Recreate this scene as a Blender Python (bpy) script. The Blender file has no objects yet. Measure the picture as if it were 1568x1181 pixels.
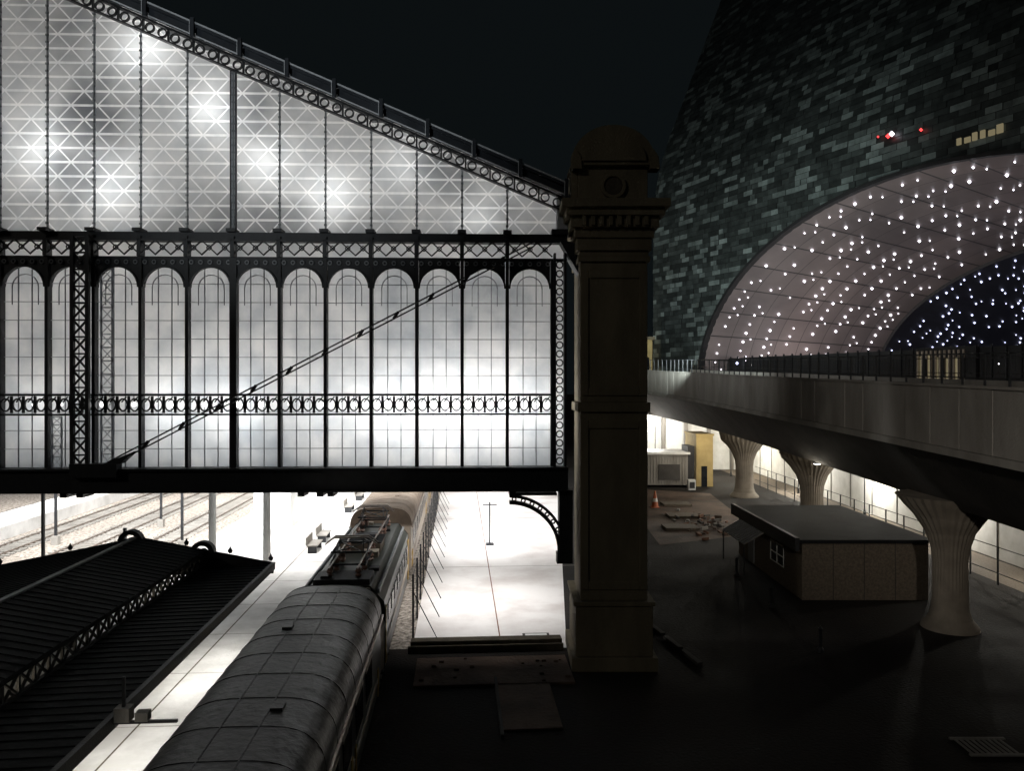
import bpy, math, random
from math import sin, cos, pi, sqrt, radians, atan2
from mathutils import Vector
R = random.Random(7)
scene = bpy.context.scene
scene.view_settings.view_transform = 'Standard'
scene.view_settings.look = 'None'
scene.view_settings.exposure = 0
CAMH = 10.375

# ------------------------------------------------------------ materials
def nmat(name):
    m = bpy.data.materials.new(name); m.use_nodes = True
    nt = m.node_tree; nt.nodes.clear()
    out = nt.nodes.new('ShaderNodeOutputMaterial')
    return m, nt, out
def noise_ramp(nt, scale, c1, c2, lo=.35, hi=.65, detail=6, coord='Object', stretch=None, rough=.6):
    tc = nt.nodes.new('ShaderNodeTexCoord')
    src = tc.outputs[coord]
    if stretch:
        mp = nt.nodes.new('ShaderNodeMapping'); mp.inputs['Scale'].default_value = stretch
        nt.links.new(src, mp.inputs[0]); src = mp.outputs[0]
    n = nt.nodes.new('ShaderNodeTexNoise'); n.inputs['Scale'].default_value = scale
    n.inputs['Detail'].default_value = detail; n.inputs['Roughness'].default_value = rough
    nt.links.new(src, n.inputs['Vector'])
    r = nt.nodes.new('ShaderNodeValToRGB')
    r.color_ramp.elements[0].position = lo; r.color_ramp.elements[1].position = hi
    r.color_ramp.elements[0].color = (*c1, 1); r.color_ramp.elements[1].color = (*c2, 1)
    nt.links.new(n.outputs['Fac'], r.inputs['Fac'])
    return r, n
def mat(name, c1, c2=None, scale=1.0, rough=.7, metal=0, bump=0, bscale=None, lo=.35, hi=.65, stretch=None, rvar=0, spec=.5):
    m, nt, out = nmat(name)
    b = nt.nodes.new('ShaderNodeBsdfPrincipled')
    nt.links.new(b.outputs[0], out.inputs[0])
    if c2 is None: c2 = tuple(v*.75 for v in c1)
    r, n = noise_ramp(nt, scale, c1, c2, lo, hi, stretch=stretch)
    nt.links.new(r.outputs[0], b.inputs['Base Color'])
    b.inputs['Roughness'].default_value = rough; b.inputs['Metallic'].default_value = metal
    b.inputs['Specular IOR Level'].default_value = spec
    if rvar:
        mr = nt.nodes.new('ShaderNodeMapRange')
        mr.inputs[1].default_value=.35; mr.inputs[2].default_value=.65
        mr.inputs[3].default_value=max(0.05,rough-rvar); mr.inputs[4].default_value=min(1,rough+rvar)
        nt.links.new(n.outputs['Fac'], mr.inputs[0]); nt.links.new(mr.outputs[0], b.inputs['Roughness'])
    if bump:
        tc = nt.nodes.new('ShaderNodeTexCoord')
        n2 = nt.nodes.new('ShaderNodeTexNoise'); n2.inputs['Scale'].default_value = bscale or scale*6
        n2.inputs['Detail'].default_value = 6
        nt.links.new(tc.outputs['Object'], n2.inputs['Vector'])
        bp = nt.nodes.new('ShaderNodeBump'); bp.inputs['Strength'].default_value = bump
        bp.inputs['Distance'].default_value = .05
        nt.links.new(n2.outputs['Fac'], bp.inputs['Height']); nt.links.new(bp.outputs[0], b.inputs['Normal'])
    return m
def emis(name, col, s):
    m, nt, out = nmat(name)
    e = nt.nodes.new('ShaderNodeEmission'); e.inputs[0].default_value = (*col, 1); e.inputs[1].default_value = s
    nt.links.new(e.outputs[0], out.inputs[0]); return m
def glassmat(name, c1, c2, s1, s2, lo, hi, gl=.04):
    m, nt, out = nmat(name)
    r1, _ = noise_ramp(nt, s1, c1, c2, lo, hi, detail=3, rough=.5)
    r2, _ = noise_ramp(nt, s2, (.82,.84,.86), (1,1,1), .35, .6, detail=5)
    mx = nt.nodes.new('ShaderNodeMix'); mx.data_type='RGBA'; mx.blend_type='MULTIPLY'; mx.inputs[0].default_value=1
    nt.links.new(r1.outputs[0], mx.inputs[6]); nt.links.new(r2.outputs[0], mx.inputs[7])
    t = nt.nodes.new('ShaderNodeBsdfTranslucent'); nt.links.new(mx.outputs[2], t.inputs[0])
    g = nt.nodes.new('ShaderNodeBsdfGlossy'); g.inputs['Roughness'].default_value=.15
    g.inputs[0].default_value=(.5,.5,.5,1)
    ms = nt.nodes.new('ShaderNodeMixShader'); ms.inputs[0].default_value=gl
    nt.links.new(t.outputs[0], ms.inputs[1]); nt.links.new(g.outputs[0], ms.inputs[2])
    nt.links.new(ms.outputs[0], out.inputs[0]); return m

M = {}
M['iron'] = mat('iron', (.012,.013,.015), (.02,.021,.024), 3, .5, 0, .3, 30)
M['iron_pale'] = mat('iron_pale', (.16,.17,.18), (.26,.27,.28), 3, .5)
M['muntin'] = glassmat('muntin', (.34,.35,.37), (.42,.43,.45), 3, 2, .4, .6)  # translucent pale grey puts the glare over the bars into their material
M['upright'] = glassmat('upright', (.5,.51,.53), (.56,.57,.59), 3, 2, .4, .6)
M['roofdark'] = mat('roofdark', (.014,.018,.024), (.035,.042,.052), 1.2, .5, 0, .2)
M['canopyroof'] = mat('canopyroof', (.005,.006,.007), (.014,.015,.016), .8, .8, 0, .3, 9, spec=.25)
M['trim'] = mat('trim', (.5,.52,.55), (.7,.72,.75), 2, .5)
M['stone'] = mat('stone', (.13,.108,.068), (.20,.165,.105), .9, .85, 0, .6, 14, stretch=(1,1,.35))
M['stone_dk'] = mat('stone_dk', (.06,.048,.034), (.11,.09,.06), 2, .9, 0, .6, 14)
M['glassU'] = glassmat('glass_upper', (.18,.19,.205), (.68,.69,.70), .20, 1.0, .33, .52)  # dark mottling paints the shade of structure behind the lit panes
M['glassbar'] = glassmat('glass_bar', (.82,.83,.84), (1,1,1), .20, 2, .33, .52, .02)
M['glassL'] = glassmat('glass_lower', (.62,.65,.68), (.97,.97,.97), .20, .8, .34, .58)  # cloudy tint paints the uneven glow behind the windows
M['asphalt'] = mat('asphalt', (.006,.0055,.005), (.030,.024,.020), .22, .9, 0, .8, 9, lo=.34, hi=.74, rvar=.1, spec=.25)
M['soil'] = mat('soil', (.04,.025,.018), (.15,.095,.065), .5, .85, 0, 1, 6, lo=.3, hi=.7)
M['hallfloor'] = mat('hallfloor', (.56,.50,.475), (.80,.77,.75), .30, .6, 0, .2, 8, lo=.30, hi=.55, rvar=.2)
M['platform'] = mat('platform', (.50,.49,.47), (.76,.75,.73), .5, .7, 0, .2, 8)
M['ballast'] = mat('ballast', (.10,.08,.065), (.60,.53,.46), 5, .95, 0, 1, 20)
M['steel'] = mat('steel', (.25,.2,.17), (.4,.34,.3), 4, .35, .8)
M['coachroof'] = mat('coachroof', (.004,.0039,.0037), (.013,.012,.011), .5, .38, 0, .4, 6, stretch=(1,.3,1), rvar=.06, spec=.28)
M['beige'] = mat('beige', (.19,.145,.11), (.30,.235,.18), .8, .6, 0, .2, 8)
M['coachside'] = mat('coachside', (.03,.034,.03), (.06,.065,.055), 1, .35)
M['cream'] = mat('cream', (.36,.30,.24), (.48,.41,.33), 1, .45)
M['yellow'] = mat('yellow', (.45,.27,.04), (.55,.35,.07), 1, .5)
M['window'] = mat('window', (.01,.012,.014), (.015,.017,.02), 1, .08)
M['insul'] = mat('insulator', (.25,.14,.10), (.35,.2,.16), 2, .3)
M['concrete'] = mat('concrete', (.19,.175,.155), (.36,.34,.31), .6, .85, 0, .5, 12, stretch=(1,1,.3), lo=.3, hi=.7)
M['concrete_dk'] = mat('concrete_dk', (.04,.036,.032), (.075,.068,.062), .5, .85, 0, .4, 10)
M['column'] = mat('column_concrete', (.16,.135,.105), (.25,.215,.17), .7, .85, 0, .4, 12)
M['white'] = mat('white_paint', (.65,.65,.62), (.8,.8,.78), 1, .6)
M['render_y'] = mat('render_yellow', (.34,.25,.10), (.44,.33,.14), 1, .8)
M['hut'] = mat('hut_panel', (.10,.08,.058), (.17,.137,.103), 9, .8, 0, .6, 30)
M['rust'] = mat('rust', (.14,.06,.035), (.24,.12,.07), 3, .8)
M['orange'] = mat('orange', (.45,.1,.03), (.55,.15,.05), 2, .5)
M['led'] = emis('led', (.93,.91,1), 5)
M['ledb'] = emis('led_blue', (.62,.66,1), 3.2)
M['winlit'] = emis('window_lit', (1,.85,.5), .18)
M['red'] = emis('red_reflection', (1,.05,.05), 3)
M['lampw'] = emis('lamp_white', (1,.98,.94), 8)
M['voiddark'] = mat('voiddark', (.010,.010,.011), (.02,.019,.02), .3, .6)
M['innervault'] = mat('innervault', (.02,.018,.025), (.035,.033,.042), .2, .6)

m, nt, out = nmat('soffit')
b = nt.nodes.new('ShaderNodeBsdfPrincipled'); nt.links.new(b.outputs[0], out.inputs[0]); b.inputs['Roughness'].default_value=.5
tc = nt.nodes.new('ShaderNodeTexCoord'); br = nt.nodes.new('ShaderNodeTexBrick')
br.inputs['Scale'].default_value=1; br.inputs['Brick Width'].default_value=.05; br.inputs['Row Height'].default_value=.125
br.inputs['Mortar Size'].default_value=.0012; br.offset=0
br.inputs['Color1'].default_value=(.31,.25,.24,1); br.inputs['Color2'].default_value=(.24,.195,.19,1); br.inputs['Mortar'].default_value=(.05,.045,.045,1)
nt.links.new(tc.outputs['UV'], br.inputs['Vector'])
r,_ = noise_ramp(nt, .06, (.62,.62,.64), (1.1,1.08,1.08), .35, .65, detail=4)
mx = nt.nodes.new('ShaderNodeMix'); mx.data_type='RGBA'; mx.blend_type='MULTIPLY'; mx.inputs[0].default_value=1
nt.links.new(br.outputs['Color'], mx.inputs[6]); nt.links.new(r.outputs[0], mx.inputs[7]); nt.links.new(mx.outputs[2], b.inputs['Base Color']); M['soffit']=m

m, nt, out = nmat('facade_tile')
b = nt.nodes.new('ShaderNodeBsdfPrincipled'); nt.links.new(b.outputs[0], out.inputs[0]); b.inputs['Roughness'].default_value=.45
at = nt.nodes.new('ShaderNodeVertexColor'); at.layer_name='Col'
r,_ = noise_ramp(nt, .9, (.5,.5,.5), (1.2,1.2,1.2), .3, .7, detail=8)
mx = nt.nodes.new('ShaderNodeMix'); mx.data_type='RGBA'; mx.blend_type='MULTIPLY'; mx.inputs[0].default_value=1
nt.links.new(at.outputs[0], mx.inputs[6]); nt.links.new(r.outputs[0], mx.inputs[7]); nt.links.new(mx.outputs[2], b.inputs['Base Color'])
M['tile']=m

# ------------------------------------------------------------ mesh builder
class MB:
    def __init__(s): s.v=[]; s.f=[]; s.m=[]; s.mats=[]
    def mi(s, k):
        if k not in s.mats: s.mats.append(k)
        return s.mats.index(k)
    def add(s, vs, fs, k):
        o=len(s.v); s.v += [tuple(v) for v in vs]; i=s.mi(k)
        for f in fs: s.f.append(tuple(o+j for j in f)); s.m.append(i)
    def box(s, x0,x1,y0,y1,z0,z1,k):
        s.add([(x0,y0,z0),(x1,y0,z0),(x1,y1,z0),(x0,y1,z0),(x0,y0,z1),(x1,y0,z1),(x1,y1,z1),(x0,y1,z1)],
              [(0,3,2,1),(4,5,6,7),(0,1,5,4),(1,2,6,5),(2,3,7,6),(3,0,4,7)],k)
    def bar(s, p, q, w, d, k):
        p=Vector(p); q=Vector(q); a=(q-p)
        if a.length<1e-6: return
        a.normalize()
        up=Vector((0,1,0)) if abs(a.y)<.9 else Vector((0,0,1))
        n=a.cross(up).normalized(); u=n.cross(a).normalized()
        vs=[]
        for c in (p,q):
            for (i,j) in ((-1,-1),(1,-1),(1,1),(-1,1)): vs.append(c+n*(i*w/2)+u*(j*d/2))
        s.add(vs,[(0,1,2,3),(7,6,5,4),(0,4,5,1),(1,5,6,2),(2,6,7,3),(3,7,4,0)],k)
    def arc(s, cx,cz,y,r0,r1,d,a0,a1,n,k,sx=1):
        for i in range(n):
            A=a0+(a1-a0)*i/n; B=a0+(a1-a0)*(i+1)/n
            vs=[]
            for yy in (y-d/2,y+d/2):
                for (ang,r) in ((A,r0),(A,r1),(B,r1),(B,r0)): vs.append((cx+r*cos(ang)*sx,yy,cz+r*sin(ang)))
            s.add(vs,[(0,1,2,3),(7,6,5,4),(1,5,6,2),(0,3,7,4)],k)
    def lathe(s, cx,cy,prof,n,k):
        o=[]
        for (r,z) in prof:
            for i in range(n):
                a=2*pi*i/n; o.append((cx+r*cos(a),cy+r*sin(a),z))
        fs=[]
        for j in range(len(prof)-1):
            for i in range(n):
                fs.append((j*n+i,j*n+(i+1)%n,(j+1)*n+(i+1)%n,(j+1)*n+i))
        fs.append(tuple(range(n))[::-1]); fs.append(tuple((len(prof)-1)*n+i for i in range(n)))
        s.add(o,fs,k)
    def extr(s, prof, y0, y1, k, n=1, cap=True, closed=True):
        P=len(prof); vs=[]
        for j in range(n+1):
            y=y0+(y1-y0)*j/n
            vs += [(x,y,z) for x,z in prof]
        fs=[]
        for j in range(n):
            for i in range(P if closed else P-1):
                i2=(i+1)%P; fs.append((j*P+i,j*P+i2,(j+1)*P+i2,(j+1)*P+i))
        if cap: fs.append(tuple(range(P))); fs.append(tuple(n*P+i for i in range(P))[::-1])
        s.add(vs,fs,k)
    def octa(s, c, r, k):
        x,y,z=c
        s.add([(x-r,y,z),(x+r,y,z),(x,y-r,z),(x,y+r,z),(x,y,z-r),(x,y,z+r)],
              [(0,2,5),(2,1,5),(1,3,5),(3,0,5),(2,0,4),(1,2,4),(3,1,4),(0,3,4)],k)
    def obj(s, name, parent=None, loc=(0,0,0), rz=0, smooth=False, bevel=0):
        me=bpy.data.meshes.new(name); me.from_pydata(s.v,[],s.f)
        for k in s.mats: me.materials.append(M[k])
        me.polygons.foreach_set('material_index', s.m)
        if smooth: me.polygons.foreach_set('use_smooth',[True]*len(s.f))
        me.update()
        o=bpy.data.objects.new(name,me); scene.collection.objects.link(o)
        o.location=loc; o.rotation_euler[2]=rz
        if parent: o.parent=parent
        if bevel:
            bm=o.modifiers.new('b','BEVEL'); bm.width=bevel; bm.segments=2; bm.limit_method='ANGLE'
        return o
def empty(name, loc=(0,0,0), rz=0):
    e=bpy.data.objects.new(name,None); scene.collection.objects.link(e); e.location=loc; e.rotation_euler[2]=rz
    e.empty_display_size=.1; return e
def light(name, typ, loc, power, col=(1,1,1), parent=None, rot=(0,0,0), **kw):
    l=bpy.data.lights.new(name,typ); l.energy=power; l.color=col
    for a,b in kw.items(): setattr(l,a,b)
    o=bpy.data.objects.new(name,l); scene.collection.objects.link(o); o.location=loc; o.rotation_euler=rot
    if parent: o.parent=parent
    return o
RZ = math.atan(.0678)      # tracks run slightly to the left

# ------------------------------------------------------------ ground
g=MB(); g.add([(-500,-200,0),(500,-200,0),(500,900,0),(-500,900,0)],[(0,1,2,3)],'asphalt'); g.obj('ground')

# ------------------------------------------------------------ train shed
shed=empty('train_shed',(2,29.5,0),radians(2))
BAY=1.715; NB=20; XR=-.47
def ztop(x): return 17.94-.42*x if x>-32 else 17.94+.42*32-.42*(-32-x)
XL=XR-NB*BAY
fr=MB(); mu=MB()
fr.box(XL,.1,-.45,.45,6.45,7.22,'iron')
fr.box(XL,.1,-.6,.6,7.22,7.3,'iron'); fr.box(XL,.1,-.6,.6,6.4,6.45,'iron')
fr.box(XL,.1,-.2,.3,15.85,16.12,'iron'); fr.box(XL,.1,-.3,.32,15.78,15.85,'iron')
fr.box(XL,.1,-.1,.12,15.12,15.22,'iron')
for i in range(NB):
    x1=XR-i*BAY; x0=x1-BAY; xc=(x0+x1)/2; thick=.26 if i==6 else .12
    fr.box(x0-thick/2,x0+thick/2,-.18,.14,7.3,15.12,'iron')
    if i==0: fr.box(x1-.06,x1+.1,-.18,.14,7.3,15.12,'iron')
    r=BAY/2-.085; zs=14.06; N=14
    for j in range(N):
        A=pi*j/N; B=pi*(j+1)/N
        ax,az=xc+r*cos(A),zs+r*sin(A); bx,bz=xc+r*cos(B),zs+r*sin(B)
        fr.add([(ax,-.1,az),(bx,-.1,bz),(bx,-.1,15.12),(ax,-.1,15.12),(ax,.1,az),(bx,.1,bz),(bx,.1,15.12),(ax,.1,15.12)],[(0,3,2,1),(0,1,5,4),(4,5,6,7)],'iron')
    fr.arc(xc,zs,-.12,r-.03,r+.03,.1,0,pi,14,'iron')
    for j in range(5):
        rx=x0+BAY*(j+.5)/5
        fr.arc(rx,15.0,-.14,.05,.09,.06,0,2*pi,8,'iron_pale')
    r2=.48
    mu.arc(xc,zs,0,r2-.016,r2+.016,.03,0,pi,12,'muntin')
    for sx in (-.25,.25): mu.box(xc+sx-.015,xc+sx+.015,-.02,.02,7.3,zs+sqrt(r*r-.0625),'muntin')
    for sx in (-.48,.48): mu.box(xc+sx-.012,xc+sx+.012,-.02,.02,13.4,zs,'muntin')
    z=7.3
    while z<14.2:
        z+=.69
        mu.box(x0,x1,.022,.04,z-.014,z+.014,'muntin')
    fr.box(x0,x1,-.2,.05,9.98,10.05,'iron'); fr.box(x0,x1,-.2,.05,9.25,9.32,'iron')
    for j in range(4):
        rx=x0+BAY*(j+.5)/4
        fr.arc(rx,9.65,-.12,.20,.255,.08,0,2*pi,14,'iron',sx=.72)
        fr.bar((rx+.215,-.12,9.34),(rx+.215,-.12,9.97),.09,.06,'iron')
        fr.bar((rx-.05,-.12,9.75),(rx+.12,-.12,9.95),.04,.05,'iron')
    fr.box(x0-.07,x0+.07,-.3,.1,15.2,15.95,'iron')
    for j in range(3):
        a=x0+BAY*j/3; c=x0+BAY*(j+1)/3
        fr.bar((a,-.2,15.27),(c,-.2,15.8),.05,.05,'iron'); fr.bar((a,-.15,15.8),(c,-.15,15.27),.05,.05,'iron')
        fr.arc((a+c)/2,15.53,-.24,.07,.105,.04,0,2*pi,8,'iron')
    fr.box(x0-.16,x0+.16,-.5,.1,16.1,16.22,'iron')
    zt=ztop(x0)-.9
    if zt>16.3:
        w=.12 if i==6 else .035
        fr.box(x0-w*.25,x0+w*.25,-.14,-.1,16.1,zt,'iron_pale')
        mu.box(x0-w,x0+w,-.08,-.05,16.1,zt,'upright')
        if i==6:
            for s in (-.1,.1): fr.box(x0+s-.02,x0+s+.02,-.16,-.1,16.1,zt,'iron')
        zz=16.4
        while zz<zt:
            fr.box(x0-.05,x0+.05,-.15,-.1,zz,zz+.07,'iron_pale'); zz+=.27
for o in (0,.17): fr.bar((-16.9,-.55,7.38+o),(-1.2,-.55,15.6+o),.05,.06,'iron')
for t in range(1,12):
    p=t/12; fr.bar((-16.9+15.7*p,-.6,7.38+8.22*p),(-16.72+15.7*p,-.6,7.64+8.22*p),.10,.1,'iron')
fr.box(-18.2,-16.5,-.75,-.3,7.0,7.5,'iron'); fr.add([(-17,-.7,7.5),(-16.4,-.7,7.5),(-15.9,-.7,7.95),(-17,-.3,7.5),(-16.4,-.3,7.5),(-15.9,-.3,7.95)],[(0,1,2),(0,2,5,3),(1,4,5,2)],'iron')
def lattice(b,xa,xb,z0,z1,y,k,w,step,d=.08):
    b.box(xa-w/2,xa+w/2,y-d,y+d,z0,z1,k); b.box(xb-w/2,xb+w/2,y-d,y+d,z0,z1,k)
    z=z0
    while z<z1-step*.5:
        zz=min(z+step,z1)
        b.bar((xa,y-.6*d,z),(xb,y-.6*d,zz),w*.55,.5*d,k); b.bar((xa,y+.6*d,zz),(xb,y+.6*d,z),w*.55,.5*d,k)
        b.box(xa,xb,y-.6*d,y+.6*d,zz-.03,zz+.03,k); z=zz
lattice(fr,-18.15,-17.6,7.2,15.9,-.6,'iron',.13,.62)
lattice(mu,-17.4,-16.95,7.3,15.0,-.02,'upright',.07,.5,.02)  # pale bars stand in for a lattice shadow seen through the glass
lattice(mu,-19.2,-18.85,7.3,9.2,-.02,'upright',.06,.4,.02)
fr.box(-.42,-.34,-.3,.1,7.3,15.4,'iron'); fr.box(-.03,.06,-.3,.1,7.3,15.4,'iron')
z=7.5
while z<15.3:
    fr.arc(-.19,z,-.1,.1,.15,.08,0,2*pi,12,'iron'); z+=.34
def P(x,dz,y): return (x,y,ztop(x)-dz)
segs=[(-.05,-32),(-32,XL)]
for (a,c) in segs:
    fr.bar(P(a,.5,-.3),P(c,.5,-.3),.07,.3,'iron')
    fr.bar(P(a,1.0,-.3),P(c,1.0,-.3),.05,.25,'iron')
    fr.bar(P(a,.0,-.78),P(c,.0,-.78),.05,.1,'trim')
    fr.bar(P(a,.10,-.55),P(c,.10,-.55),.09,.5,'roofdark')
    fr.bar(P(a,.46,-.75),P(c,.46,-.75),.04,.06,'trim')
x=-.3; n=0
while x>XL:
    if abs(x+32)>.3:
        fr.arc(x,ztop(x)-.75,-.3,.13,.18,.1,0,2*pi,12,'iron')
        if n%2: fr.bar((x-.24,-.3,ztop(x-.24)-.5),(x-.24,-.3,ztop(x-.24)-1.0),.06,.1,'iron')
    x-=.46; n+=1
x=.0
while x>XL:
    xa=x-.08; xb=max(x-BAY+.08, XL)
    if not (xb<-32<xa):
        vs=[P(xa,.14,-.7),P(xb,.14,-.7),P(xb,.43,-.7),P(xa,.43,-.7),P(xa,.14,-.4),P(xb,.14,-.4),P(xb,.43,-.4),P(xa,.43,-.4)]
        fr.add(vs,[(0,1,2,3),(7,6,5,4),(0,4,5,1),(3,2,6,7),(0,3,7,4),(1,5,6,2)],'roofdark')
    fr.bar(P(x,-.12,-.85),P(x,.56,-.85),.13,.14,'roofdark')
    fr.bar(P(x-.08,.03,-.93),P(x-.08,.5,-.93),.02,.02,'trim')
    x-=BAY
fr.box(-.5,.35,-.35,.3,16.1,16.3,'iron'); fr.box(-.3,.45,-.3,.3,16.3,17.6,'trim')
fr.add([(-.2,-.5,15.8),(.6,-.5,15.8),(.6,-.5,14.4),(-.2,.3,15.8),(.6,.3,15.8),(.6,.3,14.4)],[(0,2,1),(3,4,5),(0,3,5,2)],'iron')
fr.box(-2.1,-.3,-.25,.25,6.2,6.3,'iron')
fr.arc(-2.1,4.0,0,1.85,1.98,.3,.0,pi/2,14,'iron')
fr.arc(-2.1,4.0,0,2.1,2.2,.2,.15,pi/2,14,'iron')
for j in range(9):
    a=pi/2*(j+.5)/9; fr.arc(-2.1+2.04*cos(a),4+2.04*sin(a),0,.05,.1,.1,0,2*pi,8,'iron')
fr.box(-.22,.3,-.3,.3,4.0,6.4,'iron'); fr.box(-.3,.3,-.25,.25,3.6,4.0,'iron')
for xx in (-18.6,-18.0,-9.9,-9.2,-8.8,-2.0):
    fr.box(xx-.12,xx+.12,-.4,.4,6.22,6.42,'iron')
fr.obj('gable_ironwork',shed); mu.obj('glazing_bars',shed)

# triangular panes, each with its own bright joint strips (one layer)
gu=MB(); SX=.98; SZ=.535; zb=16.12
def incenter(t):
    a=math.dist(t[1],t[2]); b_=math.dist(t[0],t[2]); c=math.dist(t[0],t[1]); s=a+b_+c
    cx=(a*t[0][0]+b_*t[1][0]+c*t[2][0])/s; cz=(a*t[0][1]+b_*t[1][1]+c*t[2][1])/s
    ar=abs((t[1][0]-t[0][0])*(t[2][1]-t[0][1])-(t[2][0]-t[0][0])*(t[1][1]-t[0][1]))/2
    return cx,cz,2*ar/s
row=0
while True:
    z0=zb+row*SZ; z1=z0+SZ
    if z0>31.8: break
    off=(row%2)*SX/2
    k=-1
    while True:
        for up in (True,False):
            ox=XL+off+k*SX - SX
            if up: tri=[(ox,z0),(ox+SX,z0),(ox+SX/2,z1)]
            else: tri=[(ox+SX/2,z1),(ox+SX,z0),(ox+SX*1.5,z1)]
            cx,cz,ir=incenter(tri)
            if cz<ztop(cx)-.34 and XL<cx<-.35:
                s=1-.034/ir; yy=.16; dz=-.010 if up else .010
                vs=[(p[0],yy,p[1]) for p in tri]+[(cx+(p[0]-cx)*s,yy+R.uniform(-.002,.002),cz-dz+(p[1]-cz)*s) for p in tri]
                gu.add(vs[3:],[(0,1,2)],'glassU')
                gu.add(vs,[(0,1,4,3),(1,2,5,4),(2,0,3,5)],'glassbar')
        k+=1
        if XL+off+k*SX-SX>0: break
    row+=1
gu.obj('gable_glazing',shed)
gl=MB(); gl.add([(XL,.12,7.2),(-.02,.12,7.2),(-.02,.12,16.1),(XL,.12,16.1)],[(0,1,2,3)],'glassL'); gl.obj('window_glazing',shed)
rf=MB()
for (a,c) in segs+[(XL,-64)]:
    pa=P(a,.05,-.4); pc=P(c,.05,-.4)
    rf.add([pa,pc,(pc[0],70,pc[2]),(pa[0],70,pa[2]),(pa[0],-.4,pa[2]-.2),(pc[0],-.4,pc[2]-.2),(pc[0],70,pc[2]-.2),(pa[0],70,pa[2]-.2)],[(0,1,2,3),(7,6,5,4),(0,4,5,1)],'roofdark')
rf.box(-64,3,70,70.3,0,31,'white')
rf.obj('hall_roof',shed)

def lamp_at(x,y,z,p,nm='hall_lamp',c=(1,1,.98),rad=.15):
    return light(nm,'POINT',(x,y,z),p,c,shed,shadow_soft_size=rad)
for (x,z,p) in [(-15.9,23.0,150),(-13.3,20.9,150),(-11.3,18.9,120),(-19.5,19.3,170),(-17.1,18.0,150),(-8.9,17.7,120),(-3.2,16.9,60),(-24,21,160),(-6,18.8,70),(-28,24,200)]:
    lamp_at(x,1.25,z,p*.42,rad=.3)
for (x,p) in [(-19.8,60),(-14.8,120),(-12.4,170),(-9.2,80),(-6.7,200),(-5.0,160),(-3.7,140),(-2.3,140),(-.9,80),(-24,80)]:
    lamp_at(x,1.3,9.5,p*.62,rad=.3)
# globe lamps hung in the frieze of rings
gb=MB()
for (x,r) in [(-19.85,.09),(-18.9,.07),(-17.35,.1),(-16.2,.08),(-14.8,.13),(-13.6,.07),(-12.4,.15),(-11.5,.12),(-10.4,.07),(-9.2,.09),(-8.0,.07),(-6.75,.15),(-5.9,.08),(-5.0,.14),(-4.3,.08),(-3.7,.13),(-2.3,.13),(-.95,.09),(-21.6,.09),(-24,.1),(-27,.1)]:
    z_=9.66
    gb.lathe(x,.0,[(.02,z_-r),(r*.7,z_-r*.7),(r,z_),(r*.7,z_+r*.7),(.02,z_+r)],12,'lampw')
    gb.box(x-.012,x+.012,-.01,.01,z_+r,9.98,'iron')
gb.obj('globe_lamps',shed)
light('glass_back_fill','AREA',(-18,9,20),13500,(.97,.99,1),shed,(radians(90),0,0),shape='RECTANGLE',size=36,size_y=9,spread=radians(150))  # added area fill, evens the glow of the upper glazing
light('glass_back_fill','AREA',(-18,9,10.8),9000,(.95,.98,1),shed,(radians(90),0,0),shape='RECTANGLE',size=36,size_y=5,spread=radians(120))  # added area fill for the lower windows
for (x,y,p,sp,s) in [(-3.5,7.5,320,62,3),(-2.5,22,750,110,6),(-14,14,600,80,5),(-14,30,1700,120,8),(-26,18,1900,110,8),(-3,42,1200,130,8),(-24,42,2700,130,8),(-38,34,2200,130,8)]:
    light('hall_downlight','AREA',(x,y,13),p,(1,.985,.965),shed,(0,0,0),shape='SQUARE',size=s,spread=radians(sp))

w=MB(); w.add([(3.6,31.6,0),(4.1,31.6,0),(10,94,0),(9.5,94,0),(3.6,31.6,15),(4.1,31.6,15),(10,94,15),(9.5,94,15)],[(0,1,5,4),(1,2,6,5),(2,3,7,6),(3,0,4,7),(4,5,6,7)],'stone_dk'); w.obj('light_screen_wall')  # added wall hidden behind the pillar, keeps hall light off the right-hand ground

# ------------------------------------------------------------ stone pillar
pl=MB()
X0,X1,Y0,Y1=2.5,4.95,28.2,30.9
def ring(z0,z1,e,k='stone'): pl.box(X0-e,X1+e,Y0-e,Y1+e,z0,z1,k)
ring(0,.5,.34); ring(.5,2.35,.18); ring(2.35,2.5,.26); ring(2.5,9.4,0); ring(9.4,9.75,.1); ring(9.75,14.9,.0)
ring(14.9,15.1,.1); ring(15.1,15.3,.04); ring(15.3,15.75,.14); ring(15.75,16.1,.22); ring(16.1,16.5,.38); ring(16.5,16.78,.55); ring(16.78,17.08,.72)
pl.box(X0-.05,X1+.05,Y0+.2,Y1-.2,17.08,18.45,'stone')
pl.box(X0-.2,X1+.2,Y0,Y1,18.45,18.62,'stone')
for x in [X0+.1+i*.32 for i in range(8)]: pl.box(x-.08,x+.08,Y0-.5,Y0-.3,16.15,16.48,'stone')
for (za,zb_) in ((2.9,9.1),(10.0,14.6)):
    for (xa,xb) in ((X0+.0,X0+.3),(X1-.3,X1)): pl.box(xa,xb,Y0-.06,Y0-.002,za,zb_,'stone')
    pl.box(X0+.3,X1-.3,Y0-.06,Y0-.002,zb_-.3,zb_,'stone'); pl.box(X0+.3,X1-.3,Y0-.06,Y0-.002,za,za+.3,'stone')
cx=(X0+X1)/2; N=22
prof=[(cx+1.5*cos(pi*i/N),18.62+1.3*sin(pi*i/N)) for i in range(N+1)]
pl.extr(prof,Y0+.05,Y1-.05,'stone')
prof=[(cx+1.15*cos(pi*i/N),18.62+.95*sin(pi*i/N)) for i in range(N+1)]
pl.extr(prof,Y0-.08,Y0+.05,'stone')
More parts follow.
